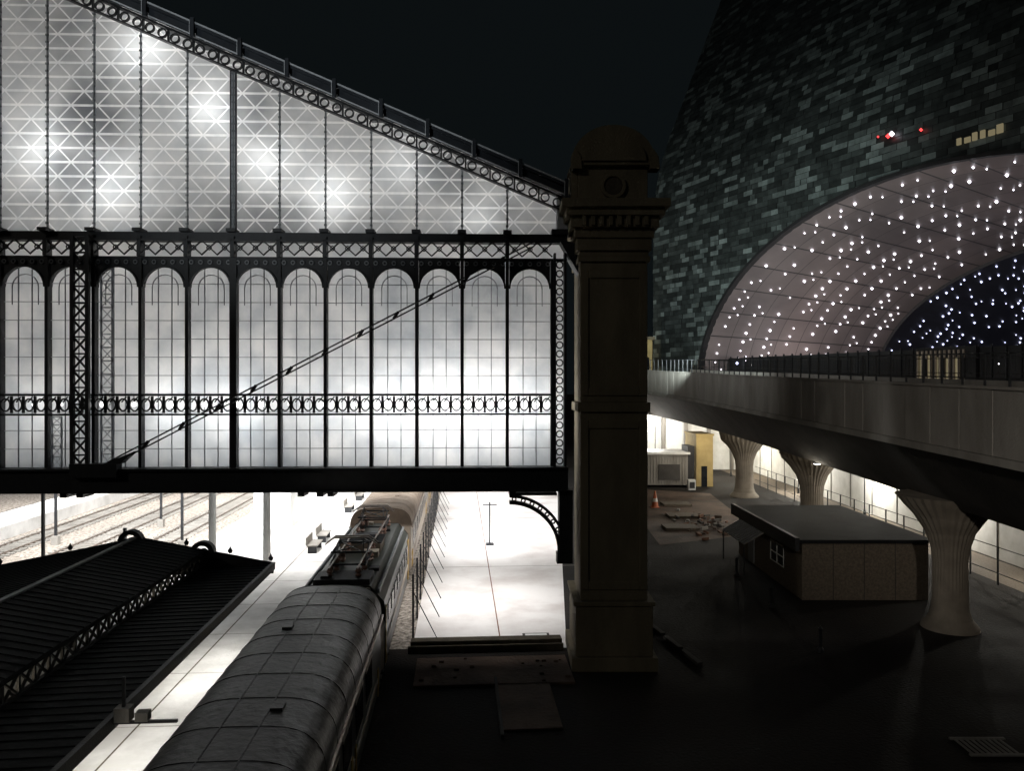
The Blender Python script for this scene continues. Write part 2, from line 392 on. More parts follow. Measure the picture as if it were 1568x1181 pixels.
pl.arc(cx,17.72,Y0+.14,.34,.47,.14,0,2*pi,24,'stone'); pl.arc(cx,17.72,Y0+.16,.0,.34,.06,0,2*pi,24,'stone_dk')
for ax in (X0-.28,X1+.1):
    pl.add([(ax,Y0-.1,18.3),(ax+.35,Y0-.1,18.3),(ax+.3,Y0-.1,18.75),(ax+.1,Y0-.1,19.05),(ax-.05,Y0-.1,18.8),
            (ax,Y0+.5,18.3),(ax+.35,Y0+.5,18.3),(ax+.3,Y0+.5,18.75),(ax+.1,Y0+.5,19.05),(ax-.05,Y0+.5,18.8)],
           [(0,1,2,3,4),(9,8,7,6,5),(0,4,9,5),(4,3,8,9),(3,2,7,8),(2,1,6,7)],'stone')
pl.box(X0-.3,X0-.05,Y0+.4,Y1-.4,17.08,18.3,'stone')
pl.obj('stone_pillar',bevel=.03)

# ------------------------------------------------------------ hall floor, platforms, tracks (rail frame)
def rf_obj(b,name,parent=None,**k): return b.obj(name,parent,(0,0,0),RZ,**k)
f=MB(); f.add([(-1.85,30.6,.02),(4.2,30.2,.02),(12,94,.02),(-1.85,94,.02)],[(0,1,2,3)],'hallfloor')
for y in (44,60): f.box(-1.8,9,y,y+.04,.02,.026,'concrete')
f.box(1.62,1.67,30.6,90,.021,.03,'rust')
f.box(2.6,3.7,31.3,32.0,.021,.045,'concrete_dk'); f.box(2.7,3.6,31.4,31.9,.04,.055,'white')
rf_obj(f,'pavement')
f=MB(); f.add([(-60,30.5,.012),(-1.86,30.5,.012),(-1.86,94,.012),(-60,94,.012)],[(0,1,2,3)],'ballast'); f.add([(-6.0,2,.012),(-1.9,2,.012),(-1.9,30.5,.012),(-6.0,30.5,.012)],[(0,1,2,3)],'asphalt'); rf_obj(f,'track_bed')
f=MB(); f.box(-1.9,4.0,30.0,30.5,0,.45,'stone_dk'); f.box(-2,4.05,29.9,30.0,0,.3,'stone_dk'); rf_obj(f,'low_wall',bevel=.03)
f=MB(); f.box(-1.6,4.0,26.5,29.2,0,.10,'soil'); f.box(1.3,3.1,23.0,26.5,0,.08,'soil'); f.box(1.2,1.3,22.5,27,0,.16,'concrete_dk')
for i in range(16):
    x=R.uniform(-1.5,4); y=R.uniform(26.6,29); s=R.uniform(.03,.09); f.box(x,x+s*2,y,y+s,.09,.1+s,'soil')
rf_obj(f,'paving',bevel=.02)
def track(xc,y0,y1,name):
    t=MB()
    for s in (-.72,.72):
        t.box(xc+s-.035,xc+s+.035,y0,y1,.13,.18,'steel'); t.box(xc+s-.07,xc+s+.07,y0,y1,.10,.12,'steel')
    y=y0
    while y<y1: t.box(xc-1.25,xc+1.25,y,y+.25,.02,.10,'concrete'); y+=.65
    rf_obj(t,name)
for xc in (-4.0,-19.5,-24,-28.5,-36): track(xc,31 if xc<-10 else 4,93,'railway_track')
f=MB(); f.box(-15.5,-6.0,3,94,0,.9,'platform'); f.box(-6.45,-6.38,3,94,.9,.905,'stone_dk'); f.box(-8.95,-8.9,3,94,.9,.905,'stone_dk')
for y in range(6,94,4): f.box(-15.4,-6.5,y,y+.03,.9,.904,'concrete')
rf_obj(f,'platform')
f=MB(); f.box(-34,-30.5,31,94,0,.9,'platform'); rf_obj(f,'platform')
c=MB()
for y in (40,50,60,70,80):
    for x in (-12.5,-9.8):
        c.lathe(x,y,[(.35,.9),(.35,1.3),(.2,1.5),(.17,7),(.35,8)],12,'white')
rf_obj(c,'iron_column')
c=MB()
for (x,y,h) in ((-21.8,42,7),(-21.8,58,7),(-17.5,50,7),(-26.2,52,7),(-16.8,40,3.2)):
    c.box(x-.07,x+.07,y-.07,y+.07,0,h,'iron'); c.box(x-.9,x+.9,y-.03,y+.03,h-1.2,h-1.12,'iron'); c.box(x-.2,x+.2,y-.2,y+.2,0,.6,'concrete')
rf_obj(c,'catenary_mast')
c=MB(); c.box(-13.6,-11.2,52,57,.9,3.4,'white'); c.box(-13.8,-11.0,51.8,57.2,3.4,3.55,'white'); c.box(-13.2,-12.6,51.97,52,1.2,2.9,'window'); rf_obj(c,'kiosk')
c=MB()
for y in (44,47,58,64):
    c.box(-8.6,-8.0,y,y+1.8,1.3,1.36,'concrete'); c.box(-8.65,-8.58,y,y+1.8,1.36,1.8,'concrete')
    for yy in (y+.1,y+1.6): c.box(-8.55,-8.05,yy,yy+.08,.9,1.3,'iron')
rf_obj(c,'platform_bench')

c=MB()
y=31.5
while y<70:
    c.box(-1.93,-1.85,y-.04,y+.04,0,2.7,'iron'); c.bar((-1.89,y,2.0),(-.9,y+.1,0),.035,.035,'iron')
    y+=3
for z in (.5,1.2,1.9,2.6): c.box(-1.9,-1.88,31.5,70,z,z+.02,'iron')
rf_obj(c,'wire_fence')
c=MB(); c.box(1.9,1.98,50,50.08,0,2.8,'iron'); c.box(1.5,2.4,50,50.06,2.6,2.66,'iron'); c.box(1.7,2.2,49.8,50.3,0,.12,'iron'); rf_obj(c,'sign_post')

# ------------------------------------------------------------ train
def roofprof(xc,w,ztopv,zs,N=16):
    return [(xc+w*(abs(cos(a))**.55)*(1 if cos(a)>0 else -1), zs+(ztopv-zs)*max(0,sin(a))**.8) for a in [pi-pi*i/N for i in range(N+1)]]
def coach(name,y0,y1,roofk,sidek,xc=-4.0):
    e=empty(name,(0,0,0),RZ)
    b=MB(); b.extr([(xc-1.5,.95),(xc-1.53,2),(xc-1.5,3.16),(xc+1.5,3.16),(xc+1.53,2),(xc+1.5,.95)],y0,y1,sidek)
    y=y0+1.6
    while y<y1-2:
        for s in (1,-1):
            b.box(xc+s*1.52-.02,xc+s*1.52+.02,y,y+1.3,1.9,2.75,'window')
            b.box(xc+s*1.53-.012,xc+s*1.53+.012,y-.06,y+1.36,1.84,1.9,'cream'); b.box(xc+s*1.53-.012,xc+s*1.53+.012,y-.06,y+1.36,2.75,2.81,'cream')
        y+=2.0
    for s in (1,-1):
        b.box(xc+s*1.53-.015,xc+s*1.53+.015,y0+.1,y1-.1,1.42,1.56,'cream')
        for yy in (y0+.5,y0+1.0,y1-1.0,y1-6,y1-6.6): b.box(xc+s*1.54-.015,xc+s*1.54+.015,yy,yy+.22,1.0,1.8,'yellow')
    b.box(xc-1.2,xc+1.2,y0+.3,y1-.3,.35,.95,'iron')
    b.obj('body',e)
    r=MB(); pr=roofprof(xc,1.56,4.15,3.16,28); r.extr(pr,y0,y1,roofk,n=150)
    for v in range(len(r.v)):
        x_,y_,z_=r.v[v]; q=(x_-xc)/1.5
        if q>.55 and y0<y_<y1: r.v[v]=(x_+R.uniform(-.008,.008),y_,z_+R.uniform(-.012,.012))
    r.obj('roof',e,smooth=True)
    d=MB(); pr2=roofprof(xc,1.565,4.156,3.16,20)
    y=y0+.35
    while y<y1:
        for i in range(len(pr2)-1):
            d.bar((pr2[i][0],y,pr2[i][1]),(pr2[i+1][0],y,pr2[i+1][1]),.014,.014,roofk)
        y+=1.3
    for s in (-.35,.35): d.box(xc+s-.012,xc+s+.012,y0+.3,y1-.3,4.12,4.16,roofk)
    for s in (1,-1): d.box(xc+s*1.59-.03,xc+s*1.59+.03,y0,y1,3.12,3.19,'steel')
    for i,(xx,yy) in enumerate(((.5,y0+4),(-.5,y0+9),(.5,y0+14),(-.4,y0+19))): d.box(xc+xx-.12,xc+xx+.12,yy,yy+.3,4.05,4.2,roofk)
    d.obj('roof_ribs',e)
    wh=MB()
    for yy in (y0+2.2,y0+4.6,y1-4.6,y1-2.2):
        for s in (-.75,.75):
            wh.add([(xc+s+dx,yy+.46*cos(2*pi*i/16),.62+.46*sin(2*pi*i/16)) for dx in (-.07,.07) for i in range(16)],
              [tuple(range(16)),tuple(range(16,32))]+[(i,(i+1)%16,16+(i+1)%16,16+i) for i in range(16)],'steel')
    wh.obj('wheels',e)
    return e
coach('passenger_coach',1.0,24.4,'coachroof','coachside')
coach('passenger_coach',39.6,63,'beige','cream')
coach('passenger_coach',63.8,88,'beige','cream')
lo=empty('electric_locomotive',(0,0,0),RZ); xc=-4.0
b=MB(); y0,y1=25.1,39.0
b.extr([(xc-1.47,.9),(xc-1.5,2.4),(xc-1.46,3.1),(xc-1.0,3.62),(xc+1.0,3.62),(xc+1.46,3.1),(xc+1.5,2.4),(xc+1.47,.9)],y0+1.0,y1-1.0,'coachside')
for (ya,yb) in ((y0,y0+1.0),(y1,y1-1.0)):
    A=[(xc-1.2,.9),(xc-1.25,2.2),(xc-.9,3.0),(xc+.9,3.0),(xc+1.25,2.2),(xc+1.2,.9)]
    B=[(xc-1.47,.9),(xc-1.5,2.4),(xc-1.0,3.6),(xc+1.0,3.6),(xc+1.5,2.4),(xc+1.47,.9)]
    vs=[(x,ya,z) for x,z in A]+[(x,yb,z) for x,z in B]
    b.add(vs,[(0,1,2,3,4,5)]+[(i,(i+1)%6,6+(i+1)%6,6+i) for i in range(6)],'cream')
for s in (1,-1):
    b.box(xc+s*1.5-.02,xc+s*1.5+.02,y0+1.3,y1-1.3,1.5,1.75,'cream')
    for yy in [y0+2+i*1.3 for i in range(8)]: b.box(xc+s*1.5-.03,xc+s*1.5+.03,yy,yy+.8,2.2,2.75,'window')
    for yy in (y0+1.1,y1-1.6): b.box(xc+s*1.5-.025,xc+s*1.5+.025,yy,yy+.4,1,2.9,'yellow')
b.box(xc-1.2,xc+1.2,y0+.6,y1-.6,.35,.9,'iron')
b.obj('body',lo,bevel=.03)
b=MB()
b.box(xc-.95,xc+.95,y0+1.3,y0+2.6,3.62,3.8,'iron'); b.box(xc-.8,xc+.8,y0+6.3,y0+8.0,3.62,4.0,'beige')
for i in range(8): b.box(xc-.85,xc+.85,y0+6.3+i*.22,y0+6.36+i*.22,4.0,4.06,'iron')
b.box(xc-.5,xc+.3,y0+8.4,y0+9.2,3.62,3.9,'iron'); b.box(xc+.2,xc+.8,y0+5.4,y0+6.0,3.62,3.85,'cream')
b.box(xc-1.3,xc-1.22,y0+1.2,y1-1.2,3.35,3.5,'iron_pale'); b.box(xc+1.22,xc+1.3,y0+1.2,y1-1.2,3.35,3.5,'iron_pale')
for i in range(14):
    xx=xc+R.uniform(-.8,.8); yy=y0+1.5+i*.85; b.box(xx,xx+R.uniform(.15,.4),yy,yy+R.uniform(.15,.5),3.62,3.62+R.uniform(.1,.28),R.choice(('iron','iron_pale','cream','iron')))
for s in (-.45,.5):
    b.bar((xc+s,y0+1.5,4.12),(xc+s*1.2,y1-1.5,4.12),.05,.05,'steel')
    for yy in [y0+1.8+i*1.5 for i in range(8)]: b.lathe(xc+s*(1.03),yy,[(.06,3.62),(.12,3.7),(.06,3.76),(.12,3.84),(.06,3.9),(.12,3.97),(.05,4.1)],10,'insul')
def panto(yc):
    z0=3.95
    for s in (-.6,.6):
        b.bar((xc+s,yc-1.1,z0),(xc+s,yc+1.1,z0),.07,.07,'iron')
        for yy in (yc-1,yc+1): b.lathe(xc+s,yy,[(.05,3.62),(.11,3.7),(.05,3.76),(.11,3.83),(.05,3.93)],10,'insul')
        b.bar((xc+s,yc-1.0,z0+.05),(xc+s*.9,yc+.9,z0+.42),.05,.05,'iron'); b.bar((xc+s,yc+1.0,z0+.05),(xc+s*.9,yc-.9,z0+.42),.05,.05,'iron')
        b.bar((xc+s*.9,yc-.9,z0+.42),(xc+s*.7,yc,z0+.75),.04,.04,'iron'); b.bar((xc+s*.9,yc+.9,z0+.42),(xc+s*.7,yc,z0+.75),.04,.04,'iron')
    for yy,zz in ((yc-1,z0),(yc+1,z0),(yc-.9,z0+.42),(yc+.9,z0+.42)): b.bar((xc-.62,yy,zz),(xc+.62,yy,zz),.06,.06,'iron')
    for dy in (-.17,.17):
        b.bar((xc-.62,yc+dy,z0+.8),(xc+.62,yc+dy,z0+.8),.06,.06,'steel')
        for s in (-1,1): b.bar((xc+s*.62,yc+dy,z0+.8),(xc+s*.95,yc+dy,z0+.55),.045,.045,'steel')
    b.bar((xc-.5,yc-.9,z0+.42),(xc+.5,yc+.9,z0+.42),.035,.035,'iron'); b.bar((xc+.5,yc-.9,z0+.42),(xc-.5,yc+.9,z0+.42),.035,.035,'iron')
panto(y0+3.9); panto(y0+11.2)
b.obj('roof_equipment',lo)
b=MB()
for yy in (y0+2.4,y0+4.9,y1-4.9,y1-2.4):
    for s in (-.75,.75):
        b.add([(xc+s+dx,yy+.5*cos(2*pi*i/16),.65+.5*sin(2*pi*i/16)) for dx in (-.07,.07) for i in range(16)],
          [tuple(range(16)),tuple(range(16,32))]+[(i,(i+1)%16,16+(i+1)%16,16+i) for i in range(16)],'steel')
b.obj('wheels',lo)

# ------------------------------------------------------------ platform canopy
cp=empty('platform_canopy',(0,0,0),RZ)
b=MB(); ya,yb=2,29.6
def slab(x0,z0,x1,z1,t,k='canopyroof',y0=ya,y1=yb):
    b.add([(x0,y0,z0),(x1,y0,z1),(x1,y1,z1),(x0,y1,z0),(x0,y0,z0-t),(x1,y0,z1-t),(x1,y1,z1-t),(x0,y1,z0-t)],
          [(0,1,2,3),(7,6,5,4),(0,4,5,1),(1,5,6,2),(2,6,7,3),(3,7,4,0)],k)
slab(-17,3.75,-12,4.7,.12); slab(-12,4.7,-9.5,4.22,.12); slab(-9.7,3.55,-7.0,3.62,.12)
y=ya
while y<yb:
    for (x0,z0,x1,z1) in ((-17,3.75,-12,4.7),(-12,4.7,-9.5,4.22),(-9.6,3.55,-7.0,3.62)):
        b.bar((x0,y,z0+.012),(x1,y,z1+.012),.03,.015,'canopyroof')
    y+=.38
b.box(-12.08,-11.92,ya,yb,4.7,4.76,'iron_pale'); b.box(-7.06,-6.94,ya,yb,3.45,3.72,'iron'); b.box(-17.06,-16.94,ya,yb,3.6,3.86,'iron')
b.box(-17,-7,yb-.08,yb+.02,3.3,3.6,'iron')
b.add([(-17,yb,3.6),(-12,yb,4.75),(-7,yb,3.7),(-7,yb,3.5),(-17,yb,3.5)],[(0,1,2,3,4)],'iron')
for x in (-16.9,-14.4,-12,-10.2,-8.6,-7.1): 
    b.lathe(x,yb,[(.05,4.75-abs(x+12)*.2),(.1,4.85-abs(x+12)*.2),(.03,4.95-abs(x+12)*.2),(.01,5.02-abs(x+12)*.2)],8,'iron')
for x in (-12.2,-9.6):
    b.arc(x,4.55 if x<-10 else 4.1,yb,.28,.45,.3,0,pi,12,'iron'); b.arc(x,4.55 if x<-10 else 4.1,yb,.1,.17,.2,0,2*pi,10,'iron')
y=ya
while y<yb-.3:
    b.bar((-9.6,y,3.62),(-9.6,y+.62,4.12),.06,.05,'iron'); b.bar((-9.6,y+.62,3.62),(-9.6,y,4.12),.06,.05,'iron')
    b.box(-9.63,-9.57,y-.04,y+.04,3.6,4.14,'iron'); y+=.62
b.box(-9.66,-9.54,ya,yb,4.1,4.16,'iron'); b.box(-9.66,-9.54,ya,yb,3.6,3.66,'iron')
b.box(-12.6,-12.5,ya,yb,3.3,4.4,'hut')
for y in (6,12,18,24,29):
    for x in (-14.2,-9.8): b.lathe(x,y,[(.3,.9),(.3,1.2),(.12,1.4),(.1,3.3),(.25,3.5)],10,'iron')
b.obj('roof',cp)
b=MB()
for y in (5,8.5,12,15.5,19,22.5,26): b.box(-8.9,-7.9,y-.06,y+.06,3.36,3.43,'lampw')
b.obj('lamp_tubes',cp)
for y in (5,12,19,26): light('canopy_lamp','AREA',(-8.3,y,3.3),95,(1,.98,.93),cp,(0,0,0),shape='RECTANGLE',size=.4,size_y=5,spread=radians(130))
for y in (10,17,24): light('canopy_lamp','POINT',(-10.6,y,3.3),36,(1,.85,.62),cp,shadow_soft_size=.2)
b=MB(); b.box(-7.0,-5.7,16.0,16.06,3.55,3.61,'iron'); b.box(-6.9,-6.6,15.9,16.15,3.62,3.9,'concrete'); b.box(-6.5,-6.25,15.92,16.12,3.62,3.8,'concrete'); b.box(-6.78,-6.72,15.99,16.05,3.9,4.5,'iron'); rf_obj(b,'signal_lamp')

# ------------------------------------------------------------ tiled building with big arch
FX,FY=19.8,108.0; DX,DY=.4392,-.8984; NX,NY=.8984,.4392
def off(z):
    if z<32: return 0
    if z<46: return .0155*(z-32)**2
    return 3.04+.434*(z-46)
def FP(T,z,d=0):
    o=off(z)+d; return (FX+DX*T+NX*o, FY+DY*T+NY*o, z)
TC,AW,Z0,AH=40.5,30.6,10.6,19.8
def arch(T):
    q=1-((T-TC)/AW)**2
    return Z0+AH*sqrt(q) if q>0 else -99
bld=empty('tiled_building')
b=MB(); cols=[]
def put(vs,k,c):
    b.add(vs,[(0,1,2,3)] if len(vs)==4 else [tuple(range(len(vs)))],k); cols.append(c)
z=0.0
cl=[[R.random() for _ in range(60)] for _ in range(60)]
while z<92:
    h=.62; T=-R.uniform(0,2.5)
    while T<85:
        wd=R.choice((.8,1.1,1.5,1.5,2.0))
        Ta,Tb=max(T,0)+.02,T+wd-.02; T+=wd
        if Tb<.1: continue
        za,zb2=z+.02,z+h-.02
        u=R.random(); cluster=cl[int(T/5)%60][int(z/4)%60]
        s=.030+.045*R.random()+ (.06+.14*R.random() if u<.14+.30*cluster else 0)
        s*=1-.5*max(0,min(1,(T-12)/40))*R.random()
        s*=1-.75*max(0,min(1,(z-32)/24))  # light falling off towards the top is painted into the tile colour
        warm=max(0,1-T/9)*max(0,1-z/17)  # brown brick and the warm light on it, both put into the tint
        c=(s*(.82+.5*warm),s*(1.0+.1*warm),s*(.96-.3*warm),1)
        d=-R.uniform(0,.1)
        am=max(arch(Ta),arch(Tb),arch((Ta+Tb)/2)); 
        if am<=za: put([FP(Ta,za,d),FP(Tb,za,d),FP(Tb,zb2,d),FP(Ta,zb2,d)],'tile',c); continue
        if min(arch(Ta),arch(Tb))>=zb2: continue
        n=8
        for i in range(n):
            ta=Ta+(Tb-Ta)*i/n; tb=Ta+(Tb-Ta)*(i+1)/n
            l1=max(za,arch(ta)); l2=max(za,arch(tb))
            if l1>=zb2 and l2>=zb2: continue
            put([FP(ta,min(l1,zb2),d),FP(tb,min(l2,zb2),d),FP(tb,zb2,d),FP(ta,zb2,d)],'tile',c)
    z+=h
o=b.obj('tiles',bld)
ca=o.data.color_attributes.new('Col','FLOAT_COLOR','CORNER')
buf=[]
for p,c in zip(o.data.polygons,cols): buf += list(c)*p.loop_total
ca.data.foreach_set('color',buf)
b=MB()
NT=170
zs=[0,8,16,24,32,34,36,38,40,42,44,46,56,62,70,78,92]
for i in range(NT):
    ta=85*i/NT; tb=85*(i+1)/NT
    l1=max(0,arch(ta)); l2=max(0,arch(tb))
    for j in range(len(zs)-1):
        a1=max(zs[j],l1); a2=max(zs[j],l2); t=zs[j+1]
        if a1>=t and a2>=t: continue
        b.add([FP(ta,min(a1,t),.15),FP(tb,min(a2,t),.15),FP(tb,t,.15),FP(ta,t,.15)],[(0,1,2,3)],'voiddark')
b.add([FP(0,q,.1) for q in (0,32,36,39,42,46,92)]+[FP(0,92,40),FP(0,0,60)],[tuple(range(9))],'voiddark')
N=60
for i in range(N):
    A=pi*i/N; B=pi*(i+1)/N
    def pt(a,e,d): return FP(TC-(AW+e)*cos(a),Z0+(AH+e)*sin(a),d)
    b.add([pt(A,-.05,-.3),pt(B,-.05,-.3),pt(B,.3,-.3),pt(A,.3,-.3),pt(A,-.05,.5),pt(B,-.05,.5),pt(A,.3,0),pt(B,.3,0)],[(0,1,2,3),(0,4,5,1),(3,2,7,6)],'voiddark')
b.obj('wall_shell',bld)
def vp(a,u,seg):
    if seg==0: w_=AW+(27.6-AW)*u; h_=AH+(16.4-AH)*u; d=28.8*u
    else: w_=27.2-2*u; h_=16.0-2.5*u; d=28.8+34*u
    zz=Z0+h_*sin(a)
    T_=TC-w_*cos(a)
    return (FX+DX*T_+NX*d, FY+DY*T_+NY*d, zz)
for seg,k,nm in ((0,'soffit','arch_soffit'),(1,'innervault','inner_vault')):
    b=MB(); NA,NU=64,8; uv=[]
    for i in range(NA):
        for j in range(NU):
            a1,a2=pi*i/NA,pi*(i+1)/NA; u1,u2=j/NU,(j+1)/NU
            b.add([vp(a1,u1,seg),vp(a2,u1,seg),vp(a2,u2,seg),vp(a1,u2,seg)],[(0,1,2,3)],k)
            uv+=[i/NA,u1,(i+1)/NA,u1,(i+1)/NA,u2,i/NA,u2]
    if seg==1:
        for i in range(NA):
            a1,a2=pi*i/NA,pi*(i+1)/NA
            b.add([vp(a1,0,1),vp(a2,0,1),vp(a2,1,0),vp(a1,1,0)],[(0,1,2,3)],'soffit')
            uv+=[0,0]*4
        b.add([vp(pi*i/NA,1,1) for i in range(NA+1)],[tuple(range(NA+1))],'voiddark'); uv+=[0,0]*(NA+1)
    o=b.obj(nm,bld); l=o.data.uv_layers.new(name='UVMap'); l.data.foreach_set('uv',uv)
b=MB()
def led(a,u,seg,r,k):
    p=Vector(vp(a,u,seg)); c_=Vector(FP(TC,Z0,28.8*u if seg==0 else 28.8+34*u)); dr=(c_-p).normalized()
    b.octa(p+dr*.12,r,k)
for j in range(8):
    u=.07+.12*j
    for i in range(44):
        if R.random()<.2: continue
        a=pi*(i+.5*(j%2)+.3)/52+R.uniform(-.004,.004)
        led(a,u,0,R.choice((.11,.14,.19)),'led')
        if R.random()<.35: led(a+.02,u+.035,0,.10,'led')
for j in range(14):
    for i in range(60):
        if R.random()<.4: continue
        led(pi*(i+.5*(j%2)+R.uniform(-.25,.25))/74,(j+.5+R.uniform(-.25,.25))/14,1,R.choice((.11,.15,.18)),'ledb')
b.obj('led_lights',bld)
b=MB()
def fbox(T0,T1,d0,d1,z0,z1,k):
    c=[FP(T0,0,d0),FP(T1,0,d0),FP(T1,0,d1),FP(T0,0,d1)]
    b.add([(p[0],p[1],z0) for p in c]+[(p[0],p[1],z1) for p in c],[(0,3,2,1),(4,5,6,7),(0,1,5,4),(1,2,6,5),(2,3,7,6),(3,0,4,7)],k)
fbox(0,85,-6,70,7.5,8.6,'concrete_dk')
fbox(9.8,70,4,4.4,8.6,13.9,'voiddark')
for i in range(46): fbox(9.9+i*1.3,10.0+i*1.3,3.8,4,8.6,14.1,'iron')
fbox(38,44,3.3,3.6,9.4,14.0,'voiddark')
for i in range(11): fbox(38.3+i*.46,38.42+i*.46,3.0,3.2,9.4,13.7,'cream')
for i in range(5): fbox(38.4+i*.92,38.75+i*.92,3.25,3.29,9.6,12.6+R.uniform(0,.8),'winlit')
for (T,z,k,r) in ((13,13.2,'ledb',.22),(15.5,12.9,'led',.12),(50,12.8,'winlit',.2),(14.5,13.5,'led',.09),(46,12.3,'led',.08)): b.octa(FP(T,z,3.4),r,k)
for i in range(6): fbox(44.6+i*.7,44.95+i*.7+R.uniform(0,.2),-.35,-.2,31.5,31.5+R.uniform(.2,.8),'winlit')
b.octa(FP(38.2,34.4,-.5),.28,'led'); b.octa(FP(37.8,34.3,-.5),.25,'red'); b.octa(FP(41.2,33.9,-.4),.18,'red'); b.octa(FP(36.6,34.6,-.4),.12,'red')  # glowing bits imitate red and white lights reflected in the facade
b.obj('entrance_front',bld)
for (T,d,p) in ((18,12,560),(34,14,700),(50,14,560)): 
    q=FP(T,11.5,d); light('soffit_fill','POINT',q,p,(1,.92,.915),bld,shadow_soft_size=.6)  # added point fills, stand in for the wash of light on the soffit
q=FP(3,13,-7); light('street_light','POINT',q,420,(1,.75,.4),bld,shadow_soft_size=.3)
b=MB(); b.box(17.2,18.2,100,104,8,16.3,'render_y'); b.box(17.0,18.5,99.8,104,16.3,16.7,'stone'); b.box(17.5,17.8,99.95,100,12,14,'window'); b.obj('gate_house')

# ------------------------------------------------------------ elevated walkway
wk=empty('elevated_walkway')
path=[(15.35,2,9.75),(15.4,12,9.95),(15.45,23,10.2),(15.6,34,10.5),(15.8,46,10.8),(15.85,57,11.1),(15.6,66,11.4),(15.0,74,11.65),(14.0,82,11.95),(12.5,92,12.3)]
def interp(y):
    for i in range(len(path)-1):
        a,c=path[i],path[i+1]
        if a[1]<=y<=c[1]:
            t=(y-a[1])/(c[1]-a[1]); return (a[0]+(c[0]-a[0])*t, a[2]+(c[2]-a[2])*t)
    return path[-1][0],path[-1][2]
ys=[2+i*1.0 for i in range(91)]
b=MB()
def sweep(prof,k,y_s=ys):
    Pn=len(prof); vs=[]
    for y in y_s:
        x,zt=interp(y)
        vs+=[(x+dx,y,zt+dz) for dx,dz in prof]
    fs=[]
    for j in range(len(y_s)-1):
        for i in range(Pn):
            i2=(i+1)%Pn; fs.append((j*Pn+i,(j+1)*Pn+i,(j+1)*Pn+i2,j*Pn+i2))
    fs.append(tuple(range(Pn))); fs.append(tuple((len(y_s)-1)*Pn+i for i in range(Pn))[::-1])
    b.add(vs,fs,k)
y=2.0
while y<91:
    y2=y+1.9
    n=3; e=R.uniform(-.015,.015); sweep([(e,0),(.22,0),(.22,-2.15),(e,-2.15)],'concrete',[y+.025+(y2-y-.05)*i/n for i in range(n+1)]); y=y2
sweep([(-.06,.1),(.28,.1),(.28,.0),(-.06,.0)],'concrete')
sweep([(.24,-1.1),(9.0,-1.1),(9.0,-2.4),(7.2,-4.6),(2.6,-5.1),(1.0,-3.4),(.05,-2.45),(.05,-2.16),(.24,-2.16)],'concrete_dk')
sweep([(-.14,-2.17),(.04,-2.17),(.04,-2.42),(-.14,-2.42)],'concrete')
sweep([(8.8,0),(9.0,0),(9.0,-1.09),(8.8,-1.09)],'concrete')
b.obj('deck',wk)
b=MB()
for (dx) in (.1,8.9):
    y=2.0
    while y<92:
        x,zt=interp(y); b.box(x+dx-.03,x+dx+.03,y-.03,y+.03,zt+.1,zt+1.2,'iron'); y+=2.0 if dx>1 else 1.3
    for dz in (.35,1.17):
        for j in range(len(ys)-1):
            xa,za=interp(ys[j]); xb,zb3=interp(ys[j+1])
            b.bar((xa+dx,ys[j],za+dz),(xb+dx,ys[j+1],zb3+dz),.045,.045,'iron')
    if dx<1:
        y=2.0
        while y<60:
            x,zt=interp(y); b.box(x+dx-.008,x+dx+.008,y-.008,y+.008,zt+.35,zt+1.15,'iron'); y+=.26
b.obj('railing',wk)
b=MB()
for (x,y,s) in ((18.75,33,.74),(21.0,54,.82),(21.7,72,.86)):
    zt=interp(y)[1]-4.9
    prof=[(1.55,0),(1.5,.12),(1.15,.45),(1.0,.8),(.95,1.2),(.92,2.8),(1.0,3.4),(1.3,4.1),(1.9,4.8),(2.5,5.3),(2.9,zt+.1)]
    prof=[(r*s,z) for r,z in prof if z<=zt+.11]
    o=[]; m2=64
    for (r,z) in prof:
        for i in range(m2):
            a=2*pi*i/m2; rr=r*(1-.04*(i%2)*(1 if z>2.5 else .1)); o.append((x+rr*cos(a),y+rr*sin(a),z))
    fs=[]
    for j in range(len(prof)-1):
        for i in range(m2): fs.append((j*m2+i,j*m2+(i+1)%m2,(j+1)*m2+(i+1)%m2,(j+1)*m2+i))
    fs.append(tuple((len(prof)-1)*m2+i for i in range(m2)))
    b.add(o,fs,'column')
b.obj('columns',wk)
b=MB()
for (x,y) in ((18.6,47),(19.0,63),(18.3,76)):
    zt=interp(y)[1]-5.1; b.box(x-.2,x+.2,y-.2,y+.2,zt-.12,zt-.02,'iron'); b.box(x-.15,x+.15,y-.15,y+.15,zt-.16,zt-.121,'lampw')
    light('underdeck_fill','POINT',(x,y,zt-.45),{47:110,63:330,76:420}[y],(1,.9,.72),wk,shadow_soft_size=.15)  # added lamps with housings, put in to warm and brighten the underside
b.obj('underdeck_fill_fixtures',wk)
b=MB(); b.box(29,29.5,28,110,0,4.2,'white'); b.box(28.9,29.6,28,110,4.2,4.4,'concrete')
for i in range(20): b.box(28.96,29.0,30+i*4,30.08+i*4,0,4.2,'concrete_dk')
b.obj('retaining_wall')
b=MB(); y=28
while y<80: b.box(25.2,25.27,y,y+.07,0,2.0,'iron'); y+=2.4
for z in (.6,1.3,1.95): b.box(25.2,25.24,28,80,z,z+.04,'iron')
b.obj('wire_fence')
b=MB(); b.add([(25.6,26,.008),(29,26,.008),(29,110,.008),(25.6,110,.008)],[(0,1,2,3)],'hut'); b.obj('road')
